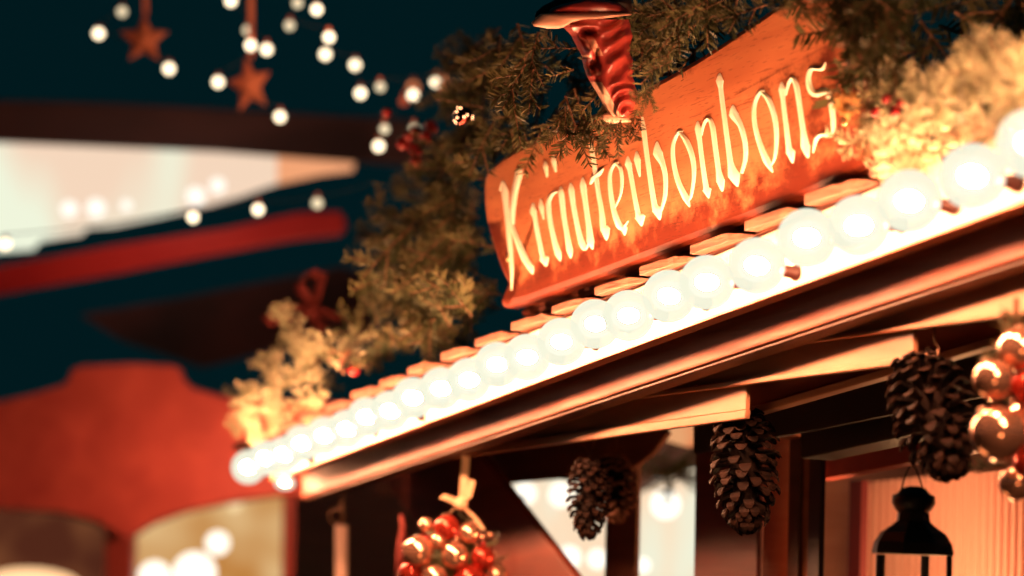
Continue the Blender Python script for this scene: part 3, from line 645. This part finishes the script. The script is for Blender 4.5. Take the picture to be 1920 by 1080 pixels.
# ------------------------------------------------------------ pine cones
def pine_cone(p0, p1, R_, label, hook_to, seed, N=125, tipmat=CONETIP, opened=0):
    rng = random.Random(seed); L_ = (p1-p0).length; ax = (p1-p0).normalized()
    a_ = ax.orthogonal().normalized(); b_ = ax.cross(a_)
    rt = root('pine_cone', label, 'pine cone', p1, 'pine cones hanging under the eave')
    bm = bmesh.new(); pr = []
    for i in range(13):
        f_ = i/12; pr.append((R_*.45*math.sin(math.pi*min(1, f_*.9+.08))**.7, f_*L_*.96))
    lathe(bm, p0, pr, ax, 14); link('core', bm, CONE, rt, True)
    bm = bmesh.new()
    for k in range(N):
        f_ = (k+.5)/N; th = k*2.39996+rng.uniform(-.12, .12)
        prof = (math.sin(math.pi*(.12+.80*f_)))**.6
        rad = (a_*math.cos(th)+b_*math.sin(th)); c = p0+ax*(f_*L_*.93)
        el = math.radians(-10+opened+(74-opened)*f_**1.4+rng.uniform(-8, 8)); dr = (rad*math.cos(el)+ax*math.sin(el)).normalized()
        nrm = (ax*math.cos(el)-rad*math.sin(el)).normalized(); sd = dr.cross(nrm).normalized()
        ln = R_*prof*rng.uniform(.96, 1.14); w_ = R_*.36*(.7+.5*prof)*(1-.35*f_)
        prv = None
        for (q, ww, lift, tk) in ((.2, .3, 0, .0030), (.6, .55, .05, .0028), (.86, 1.0, .10, .0034), (1.0, .95, .02, .0040), (1.06, .45, -.06, .0018)):
            cc_ = c+dr*ln*q-nrm*R_*lift; s_ = sd*w_*.5*ww; t_ = nrm*tk*.5
            v = [bm.verts.new(x) for x in (cc_-s_-t_, cc_+s_-t_, cc_+s_*.8+t_, cc_-s_*.8+t_)]
            if prv:
                for m in range(4):
                    f = bm.faces.new((prv[m-1], prv[m], v[m], v[m-1])); f.material_index = 1 if q > .9 else 0
            prv = v
        f = bm.faces.new(prv); f.material_index = 1
    bmesh.ops.recalc_face_normals(bm, faces=bm.faces)
    link('scales', bm, [CONE, tipmat], rt)
    bm = bmesh.new(); h = hook_to; up = Vector((0, 0, 1)); m = (h+p0)/2
    hd = (h-p0).length
    tube(bm, [h+up*.005, h-up*hd*.3, h-up*hd*.45+SX*.006, h-up*hd*.62+SX*.004, h-up*hd*.68-SX*.004, h-up*hd*.55-SX*.010], .0013, 6); tube(bm, [h-up*hd*.6, p0-up*.005], .0011, 6)
    link('hook', bm, STEEL, rt, True)
def pc(a, b, hk, y, R_, label, seed, **k): pine_cone(on(*a, y), on(*b, y), R_, label, on(*hk, y), seed, **k)
pc((1722, 688), (1786, 884), (1752, 612), .12, .048, 'large open pine cone on a wire hook at the right, above the lantern', 1, opened=-14, N=112)
pc((1390, 778), (1402, 988), (1396, 745), .16, .049, 'long dark pine cone hanging in front of the red hatch post', 2, opened=4, N=135)
pc((1106, 866), (1102, 1006), (1108, 800), .16, .034, 'small dark pine cone hanging before the bright window at the left', 3)
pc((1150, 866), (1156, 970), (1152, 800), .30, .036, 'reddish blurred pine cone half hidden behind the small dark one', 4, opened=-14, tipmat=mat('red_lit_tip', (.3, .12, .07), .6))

# ------------------------------------------------------------ bauble clusters
def bauble(name, c, r, m, parent, capdir=Vector((0, 0, 1))):
    bm = bmesh.new(); ball(bm, c, r, 36, 22); b = link(name, bm, m, parent, True)
    bm = bmesh.new(); lathe(bm, c+capdir*r*.93, [(r*.2, 0), (r*.2, r*.16), (r*.1, r*.2)], capdir, 14); link('cap', bm, STEEL, b, True)
    return b
rt = root('bauble_cluster', 'bunch of shiny copper baubles hanging at the right picture edge', 'baubles', P(1900, 940, 2.62))
for x, y, r, m, dz in ((1862, 712, 38, COPPER, 0), (1912, 655, 42, COPPER, .02), (1925, 725, 30, REDB, .01), (1872, 812, 52, COPPER, -.01), (1940, 800, 60, COPPER, .03), (1906, 905, 34, COPPER, .03), (1935, 870, 36, REDB, .02)):
    bauble('bauble', P(x, y, 2.62+dz), r/F*2.62, m, rt, (SYv+SX*random.uniform(-.8, .8)).normalized())
bm = bmesh.new(); tube(bm, [P(1905, 560, 2.64), P(1905, 700, 2.66), P(1912, 900, 2.68)], .003, 8); link('stem', bm, BARK, rt)
bm = bmesh.new(); rng = random.Random(9)
for k in range(12): twig(bm, P(1905+rng.uniform(-10, 20), rng.uniform(640, 880), 2.66), (SX*rng.uniform(-1, .4)+SYv*rng.uniform(-.5, 1)+VIEW*rng.uniform(-.3, .3)).normalized(), Vector((0, 0, 1)), .045, rng)
link('greenery', bm, [BARK, NEEDLE2], rt)
# hanging ball with ribbon
bd = ydep(855, 1045, .13); ctr = P(856, 1062, bd); RR = 92/F*bd
rt = root('bauble_ball', 'ball of small copper baubles and berries hung on a ribbon with a bow', 'bauble ball', ctr-Vector((0, 0, RR)))
rng = random.Random(21)
bm = bmesh.new(); ball(bm, ctr, RR*.62, 20, 12); link('core', bm, mat('moss', (.05, .06, .02), .9), rt, True)
for k, (x, y, r, m) in enumerate(((853, 1042, 25, COPPER), (785, 1035, 30, COPPER), (880, 1090, 32, REDB), (815, 1085, 26, COPPER), (905, 1045, 22, REDB), (838, 990, 24, REDB), (880, 1000, 20, COPPER), (800, 985, 14, COPPER), (930, 1080, 24, COPPER), (770, 1075, 22, REDB), (822, 1015, 15, COPPER), (845, 1130, 34, COPPER), (910, 1130, 30, COPPER), (790, 1120, 28, REDB))):
    dx, dy = x-856, y-1062; off = math.sqrt(max(0, 1-(math.hypot(dx, dy)/100)**2))*RR*.75
    bauble('bauble', P(x, y, bd-off), r/F*bd, m, rt, (SYv*dy*-1+SX*dx).normalized())
for k in range(34):
    a = rng.uniform(0, 2*math.pi); rr_ = RR*rng.uniform(.55, 1.0); q = ctr+SX*math.cos(a)*rr_+SYv*math.sin(a)*rr_-VIEW*(RR*rng.uniform(.1, .7))
    bm = bmesh.new(); ball(bm, q, rng.uniform(.004, .007), 12, 8); link('berry', bm, rng.choice((BERRY, COPPER)), rt, True)
bm = bmesh.new()
for k in range(30):
    dv = Vector([rng.gauss(0, 1) for _ in range(3)]).normalized(); twig(bm, ctr+dv*RR*.55, dv, Vector((0, 0, 1)), RR*.45, rng, dens=.003)
link('greenery', bm, [BARK, NEEDLE2], rt)
bm = bmesh.new(); strip(bm, [P(x, y, bd-.03) for x, y in ((874, 800), (873, 870), (868, 930), (862, 946))], .014, SX); link('ribbon', bm, RIBBON, rt)
for pts in ([(862, 946), (845, 936), (828, 930)], [(862, 946), (878, 930), (886, 900)], [(862, 946), (838, 965), (820, 985)], [(866, 948), (890, 970), (905, 992)]):
    bm = bmesh.new(); strip(bm, [P(x, y, bd-.035) for x, y in pts], .011, (SX+SYv*.9).normalized() if pts[-1][0] < 870 else (SX-SYv*.3).normalized(), .002); link('bow_tail', bm, RIBBON, rt)
bm = bmesh.new(); ball(bm, P(864, 944, bd-.035), .012, 16, 10); link('knot', bm, RIBBON, rt, True)
# red tinsel twig and pale pole at the left
bm = bmesh.new(); dp = ydep(755, 1000, .16); tube(bm, [P(x, y, dp) for x, y in ((752, 965), (756, 990), (752, 1020), (748, 1090))], [.004, .006, .009, .009], 8)
tag(link('red_candle_stick', bm, bowm, smooth=True), 'thin red stick standing left of the hanging bauble ball', 'stick')
dp = ydep(640, 1000, .25); rt = root('hanging_rod', 'pale rod hanging from a rusty ring under the left end of the roof', 'rod', P(639, 1150, dp))
bm = bmesh.new(); tube(bm, [P(640, 985, dp), P(639, 1150, dp)], .0145, 16); link('rod', bm, mat('pale_rod', (.75, .5, .42), .5), rt, True)
bm = bmesh.new(); tube(bm, [P(631+14*math.cos(t*math.pi/8), 968+14*math.sin(t*math.pi/8), dp) for t in range(17)], .003, 8, False); tube(bm, [P(642, 925, dp), P(641, 985, dp)], .005, 8); link('ring', bm, STEEL, rt, True)

# ------------------------------------------------------------ lantern
ld = ydep(1710, 1000, .62); rt = root('lantern', 'black metal candle lantern with domed cap standing in the hatch', 'lantern', P(1706, 1290, ld))
def LR(px): return px/F*ld
def LC(x, y): return P(x, y, ld)
UP = Vector((0, 0, 1))
base = LC(1711, 1040)
def yh(y): return LR(1040-y)
bm = bmesh.new(); lathe(bm, base, [(LR(77), 0), (LR(78), yh(1034)), (LR(74), yh(1018)), (LR(62), yh(1000)), (LR(44), yh(988)), (LR(32), yh(978)), (LR(30), yh(962))], UP, 8); link('roof', bm, BLACK, rt)
bm = bmesh.new(); lathe(bm, base, [(LR(26), yh(964)), (LR(34), yh(956)), (LR(41), yh(944)), (LR(40), yh(930)), (LR(31), yh(926)), (LR(22), yh(916)), (LR(10), yh(912))], UP, 20); link('chimney_cap', bm, BLACK, rt, True)
bm = bmesh.new(); tube(bm, [LC(1688+44*(t/16), 925-52*math.sin(math.pi*t/16)) for t in range(17)], .0016, 6); link('handle', bm, BLACK, rt, True)
for dx, br in ((-60, 9), (20, 8), (69, 6)):
    bm = bmesh.new(); tube(bm, [LC(1711+dx, 1040)-VIEW*LR(20 if abs(dx) < 40 else 0), LC(1706+dx, 1290)-VIEW*LR(20 if abs(dx) < 40 else 0)], LR(br), 8); link('corner_bar', bm, BLACK, rt)
GLS = mat('lantern_glass', (.9, .8, .7), .05, spec=.5); GLS.node_tree.nodes['Principled BSDF'].inputs['Alpha'].default_value = .18
bm = bmesh.new(); lathe(bm, LC(1706, 1285), [(LR(62), 0), (LR(63), LR(244))], UP, 6); link('glass_pane', bm, GLS, rt)
bm = bmesh.new(); lathe(bm, LC(1706, 1290), [(LR(74), 0), (LR(76), LR(8)), (LR(70), LR(20))], UP, 8); link('tray', bm, BLACK, rt)
bm = bmesh.new(); lathe(bm, LC(1706, 1270), [(LR(30), 0), (LR(30), LR(150)), (LR(26), LR(155))], UP, 24); link('candle', bm, mat('wax', (.8, .6, .5), .5), rt, True)

# ------------------------------------------------------------ seen through the hatch: lit stall behind
lit = root('lit_stall', 'brightly lit pale stall seen through the openings behind the hanging cones', 'stall', on(1180, 1300, 1.6))
link('lit_wall', ypoly([(900, 860), (1330, 780), (1330, 1320), (900, 1320)], 1.7, .02), emit('self_lit_pale_wall', (1.0, .74, .50), 1.0, (.86, .93, .74), nscale=2.2), lit)  # the wall's lamplight is put in as emission
LAMPM = emit('lamp_globe', (1, .94, .80), 1.6)
CLAMP = emit('ceiling_lamp_glow', (1, .98, .88), 1.25)
for x, y, r, lab in ((985, 925, 20, 'white lamp globe glowing at the upper left of the bright window'), (1052, 928, 22, 'white lamp globe glowing left of the small dark cone'), (1068, 1045, 21, 'white lamp globe glowing low beside the diagonal brace'), (1120, 1048, 18, 'white lamp globe glowing low under the small cone'), (1248, 945, 28, 'large white lamp globe glowing between the two dark posts'), (1205, 1060, 14, 'small lamp globe glowing low between the two dark posts')):
    dp = ydep(x, y, 1.4); bm = bmesh.new(); ball(bm, P(x, y, dp), r/F*dp, 20, 12); o_ = link('lamp_globe', bm, LAMPM, smooth=True); tag(o_, lab, 'lamp')
dp = ydep(1280, 820, .9); bm = bmesh.new(); lathe(bm, P(1290, 838, dp), [(.004, 0), (.05, .012), (.085, .04), (.09, .09)], UP, 28)
rt = root('hanging_lamp', 'hanging lamp with a glowing orange shade under the beam left of the long dark cone', 'lamp', P(1290, 838, dp))
link('lamp_shade', bm, emit('warm_shade', (1, .26, .085), .80, (1, .46, .20), nscale=8), rt, True)
bm = bmesh.new(); tube(bm, [P(1290, 770, dp), P(1290, 600, dp)], .004, 6); link('cord', bm, BLACK, rt, True)
link('dark_panel', ypoly([(1100, 700), (1335, 680), (1335, 872), (1250, 884), (1180, 925), (1100, 925)], 1.35, .03), BROWN, lit)  # dark panel added over the upper part of the glowing wall
rng = random.Random(5); bm = bmesh.new(); dp = ydep(1260, 880, 1.0)
for k in range(30): twig(bm, P(1255+rng.gauss(0, 22), 888-rng.uniform(-6, 22), dp+rng.uniform(-.05, .05)), (SX*rng.uniform(-1, 1)+SYv*rng.uniform(-.5, .5)).normalized(), UP, .07, rng, dens=.003)
tag(link('fir_bough', bm, [BARK, mat('green_needles', (.09, .16, .05), .6)]), 'small green fir bough above the bright opening between the dark posts', 'fir bough')

# ------------------------------------------------------------ neighbouring hut, far left
nb = root('neighbouring_hut', 'red neighbouring hut with scalloped fascia over arched lit windows', 'hut', P(300, 1500, 9.2))
SCALB = wood('scarlet_board', (.52, .07, .05), (.68, .11, .07), grain=3, bump=.1)[0]
link('scalloped_fascia', dpoly([(-700, 768), (0, 752), (60, 738), (115, 722), (128, 712), (131, 694), (150, 686), (250, 682), (325, 686), (338, 694), (342, 712), (360, 728), (420, 745), (470, 752), (760, 760), (760, 925), (545, 925), (440, 938), (350, 957), (290, 978), (252, 1000), (235, 1008), (218, 1000), (180, 976), (110, 960), (0, 952), (-700, 960)], 8.6, .05), SCALB, nb, bevel=.01)
link('lower_fascia', dpoly([(-700, 900), (760, 900), (760, 935), (535, 930), (440, 944), (350, 962), (290, 984), (240, 1014), (215, 1008), (180, 984), (110, 966), (0, 958), (-700, 970)], 8.72, .04), REDWOOD, nb, bevel=.01)
link('post', dpoly([(196, 985), (250, 985), (246, 1400), (192, 1400)], 8.9, .1), REDWOOD, nb, bevel=.01)
link('post', dpoly([(530, 915), (620, 915), (614, 1400), (524, 1400)], 8.9, .1), REDWOOD, nb, bevel=.01)
link('back_wall', dpoly([(600, 915), (1000, 915), (1000, 1400), (600, 1400)], 9.4, .05), REDWOOD, nb)
f_ = link('window', dpoly([(246, 930), (534, 920), (528, 1400), (240, 1400)], 9.2, .05), emit('lit_curtain', (.62, .26, .06), .85, (1, .70, .34), nscale=2.2, lo=.42, hi=.66), nb)
link('window', dpoly([(-700, 950), (196, 950), (192, 1400), (-700, 1400)], 9.3, .05), emit('dim_curtain', (.10, .025, .012), .8, (.24, .08, .03), nscale=3), nb)
for x, y, r, lab in ((408, 1018, 22, 'white lamp glowing high in the arched window of the red hut'), (365, 1075, 40, 'broad white lamp glowing at the bottom of the arched window of the red hut'), (440, 945, 14, 'faint lamp glowing at the top of the arched window of the red hut'), (290, 1082, 30, 'white lamp glowing at the lower left corner of the arched window of the red hut')):
    bm = bmesh.new(); ball(bm, P(x, y, 9.0), r/F*9.0, 20, 12); tag(link('window_lamp', bm, LAMPM if r > 15 else emit('faint_lamp', (1, .75, .4), 1.0), smooth=True), lab, 'lamp')
bm = bmesh.new(); ball(bm, P(60, 1095, 9.0), 30/F*9, 20, 12, (3, 3, 1)); tag(link('window_lamp', bm, emit('warm_lamp', (1, .6, .3), 1.4), smooth=True), 'warm lamp glowing at the very bottom left of the picture', 'lamp')

# farther hut with the self-lit canopy
fh = root('far_hut', 'dark hut far left with a glowing white canopy and a red rail below it', 'hut', P(200, 1500, 10))
link('ceiling', dpoly([(-700, 240), (0, 267), (230, 276), (400, 284), (560, 296), (662, 302), (650, 318), (560, 332), (500, 350), (450, 368), (380, 388), (290, 408), (210, 424), (160, 428), (150, 440), (72, 452), (60, 468), (-700, 520)], 9.6, .04), emit('self_lit_ceiling', (1, .74, .55), .92, (.95, 1.0, .78), nscale=1.6, scale=(1, 1, .3), lo=.42, hi=.55), fh)  # lamp-lit ceiling whose light is put in as emission
link('ceiling_tip', dpoly([(520, 294), (665, 302), (660, 320), (600, 328), (520, 345)], 9.55, .03), emit('self_lit_ceiling_end', (1, .42, .2), .9), fh)  # warm end of the ceiling, lamplight likewise put in as glow
link('top_beam', dpoly([(-700, 170), (200, 192), (420, 204), (780, 224), (780, 310), (662, 303), (400, 283), (0, 266), (-700, 238)], 9.4, .1), mat('far_beam', (.06, .035, .04), .7, col2=(.10, .045, .045), nscale=2), fh, bevel=.01)
link('red_rail', dpoly([(-700, 640), (0, 498), (200, 462), (420, 428), (560, 398), (640, 396), (650, 420), (640, 440), (540, 452), (400, 478), (200, 516), (0, 552), (-700, 700)], 9.0, .06), mat('crimson_paint', (.42, .015, .022), .5, col2=(.55, .03, .03), nscale=2), fh, bevel=.01)
link('lower_wall', dpoly([(150, 590), (330, 560), (640, 500), (700, 520), (700, 640), (520, 655), (380, 690), (230, 640)], 9.9, .05), mat('far_dark_wall', (.03, .010, .010), .8, col2=(.09, .02, .018), nscale=2.5), fh)
bm = bmesh.new()
for x, y in ((130, 392), (180, 390), (237, 385), (365, 368), (405, 330), (250, 322), (415, 352)): ball(bm, P(x, y, 9.5), (18 if x < 300 else 16)/F*9.5, 16, 10)
bm.free()
for i, (x, y, r) in enumerate(((130, 392, 15), (180, 390, 17), (237, 385, 10), (367, 368, 17), (408, 348, 14))):
    bm = bmesh.new(); ball(bm, P(x, y, 9.3), r/F*9.3, 16, 10); tag(link('ceiling_light', bm, CLAMP, smooth=True), ('leftmost white lamp against the glowing canopy', 'second white lamp from the left against the glowing canopy', 'small third lamp from the left against the glowing canopy', 'lamp under the middle of the glowing canopy', 'lamp at the right of the glowing canopy near its lower edge')[i], 'lamp')

# fairy lights
FL = emit('fairy_light', (1, .80, .52), 3.2); FLD = emit('fairy_light_dim', (1, .80, .50), 1.15); FLR = emit('fairy_light_red', (.75, .12, .05), .55); FLO = emit('fairy_light_orange', (1, .30, .12), .8)
rng = random.Random(2)
def fairy(x, y, r=10, m=FL, label='small round warm fairy light on the strings against the dark upper left', group='fairy lights on the upper strings', dep=None):
    dep = dep or 6.0+rng.uniform(-.3, .5); c = P(x, y, dep); rt_ = root('fairy_light', label, 'fairy light', c, group)
    bm = bmesh.new(); ball(bm, c, r/F*dep, 20, 12); link('bulb', bm, m, rt_, True)
    bm = bmesh.new(); up_ = Vector((0, 0, 1)); lathe(bm, c+up_*r/F*dep*.9, [(r/F*dep*.5, 0), (r/F*dep*.45, .012), (.002, .016)], up_, 10); link('socket', bm, mat('fairy_socket', (.3, .08, .04), .5) if not bpy.data.materials.get('fairy_socket') else bpy.data.materials['fairy_socket'], rt_, True)
for p in ((185, 63), (317, 129), (594, 18), (617, 70), (610, 102), (666, 122), (676, 175), (817, 153), (774, 178), (710, 274), (525, 219), (470, 85), (500, 93), (433, 2), (409, 154)): fairy(*p)
for p in ((229, 22), (465, 57), (543, 48), (558, 6), (713, 163), (721, 242), (777, 242)): fairy(*p, r=9, m=FLD, label='slightly dimmer creamy fairy light on the strings in the dark upper left', group='dimmer fairy lights on the upper strings')
fairy(757, 190, 9, FLR, 'dull dark red fairy light left of two overlapping bright ones', None)
fairy(775, 164, 12, FLO, 'orange fairy light glowing behind a bright one left of the garland', None, 6.6)
fairy(830, 155, 12, FLO, 'orange fairy light glowing behind the rightmost bright one', None, 6.8)
for p in ((362, 407), (484, 393), (10, 458)): fairy(*p, label='round fairy light on the lower string under the glowing canopy', group='fairy lights on the lower string')
fairy(595, 381, 10, FLD, 'pale fairy light at the right end of the lower string above the red rail', None)
# the wires that carry them
WIRE = mat('black_wire', (.01, .01, .01), .6)
def wire(pts, label):
    bm = bmesh.new(); q = []
    for a, b in zip(pts, pts[1:]):
        for k in range(6): t = k/6; q.append(P(a[0]+(b[0]-a[0])*t, a[1]+(b[1]-a[1])*t+6*math.sin(math.pi*t), 6.15))
    q.append(P(*pts[-1], 6.15)); tube(bm, q, .0015, 5); tag(link('light_string_wire', bm, WIRE, smooth=True), label, 'wire')
wire([(229, -60), (229, 5), (185, 45), (317, 112)], 'thin black wire of the fairy string by the left star')
wire([(433, -40), (465, 40), (500, 76), (409, 138), (525, 202)], 'thin black wire of the fairy string by the hanging pale star')
wire([(558, -20), (543, 30), (617, 52), (610, 85), (666, 105), (676, 158), (713, 146), (817, 136), (774, 160), (721, 225), (777, 226), (710, 258)], 'thin black wire of the fairy string nearest the garland')
wire([(-40, 430), (10, 440), (362, 390), (484, 376), (595, 366), (700, 340)], 'thin black wire of the lower fairy string above the red rail')
# stars
def star(cx, cy, r, dep, rot, label, sx=1.0, top=-80, m=STARM):
    c = P(cx, cy, dep); rt_ = root('hanging_star', label, 'star', c-Vector((0, 0, r/F*dep)))
    bm = bmesh.new(); ring = []
    for k in range(10):
        a = math.radians(90+rot+36*k); rr_ = r if k % 2 == 0 else r*.46; ring.append((math.cos(a)*rr_*sx, math.sin(a)*rr_))
    V_ = lambda x, y, o_: P(cx+x, cy-y, dep+o_)
    fr = [bm.verts.new(V_(x, y, -.005)) for x, y in ring]; bk_ = [bm.verts.new(V_(x, y, .02)) for x, y in ring]; cf = bm.verts.new(V_(0, 0, -.035)); cb = bm.verts.new(V_(0, 0, .05))
    for i in range(10): bm.faces.new((fr[i-1], fr[i], cf)); bm.faces.new((bk_[i], bk_[i-1], cb)); bm.faces.new((fr[i], fr[i-1], bk_[i-1], bk_[i]))
    bmesh.ops.recalc_face_normals(bm, faces=bm.faces); link('star_body', bm, m, rt_, bevel=.004)
    bm = bmesh.new(); strip(bm, [P(cx+3, cy-r*.9, dep), P(cx+3, (cy-r+top)/2, dep), P(cx+2, top, dep)], .014, SX); link('ribbon', bm, m, rt_)
star(270, 74, 50, 6.3, 0, 'red straw star hanging at the far upper left between fairy lights')
star(468, 160, 56, 6.2, 10, 'tilted orange star hanging in the middle of the upper fairy lights', .8)

# ------------------------------------------------------------ added unseen fill lights for surfaces the bulbs leave too dark
def lamp(name, loc, e_, col, size=.05):
    l = bpy.data.lights.new(name, 'POINT'); l.energy = e_; l.color = col; l.shadow_soft_size = size
    o_ = bpy.data.objects.new(name, l); COL.objects.link(o_); o_.location = loc; return o_
WARM = (1, .48, .2)
lamp('eave_fill', Vector((-3.0, -.12, 1.15)), 4.0, WARM, .2)  # added unseen light that brightens the boards under the eave
lamp('hatch_fill', on(2350, 1200, -.35), 3, WARM, .06)  # added out-of-frame light for the cones and baubles
lamp('inner_fill', on(1760, 1300, .75), 23, WARM, .06)  # added unseen light that brightens the curtain and wall panel
lamp('red_hut_fill', P(480, 960, 7.9), 27, (1, .40, .22), .1)  # added unseen light on the red fascia
lamp('ceiling_light', P(300, 330, 8.6), 3, (1, .55, .35), .1)  # added unseen fill for the far beam, not one of the lamp globes
lamp('star_fill', P(560, 120, 5.7), 8, (1, .5, .25), .1)  # added unseen light for the hanging stars
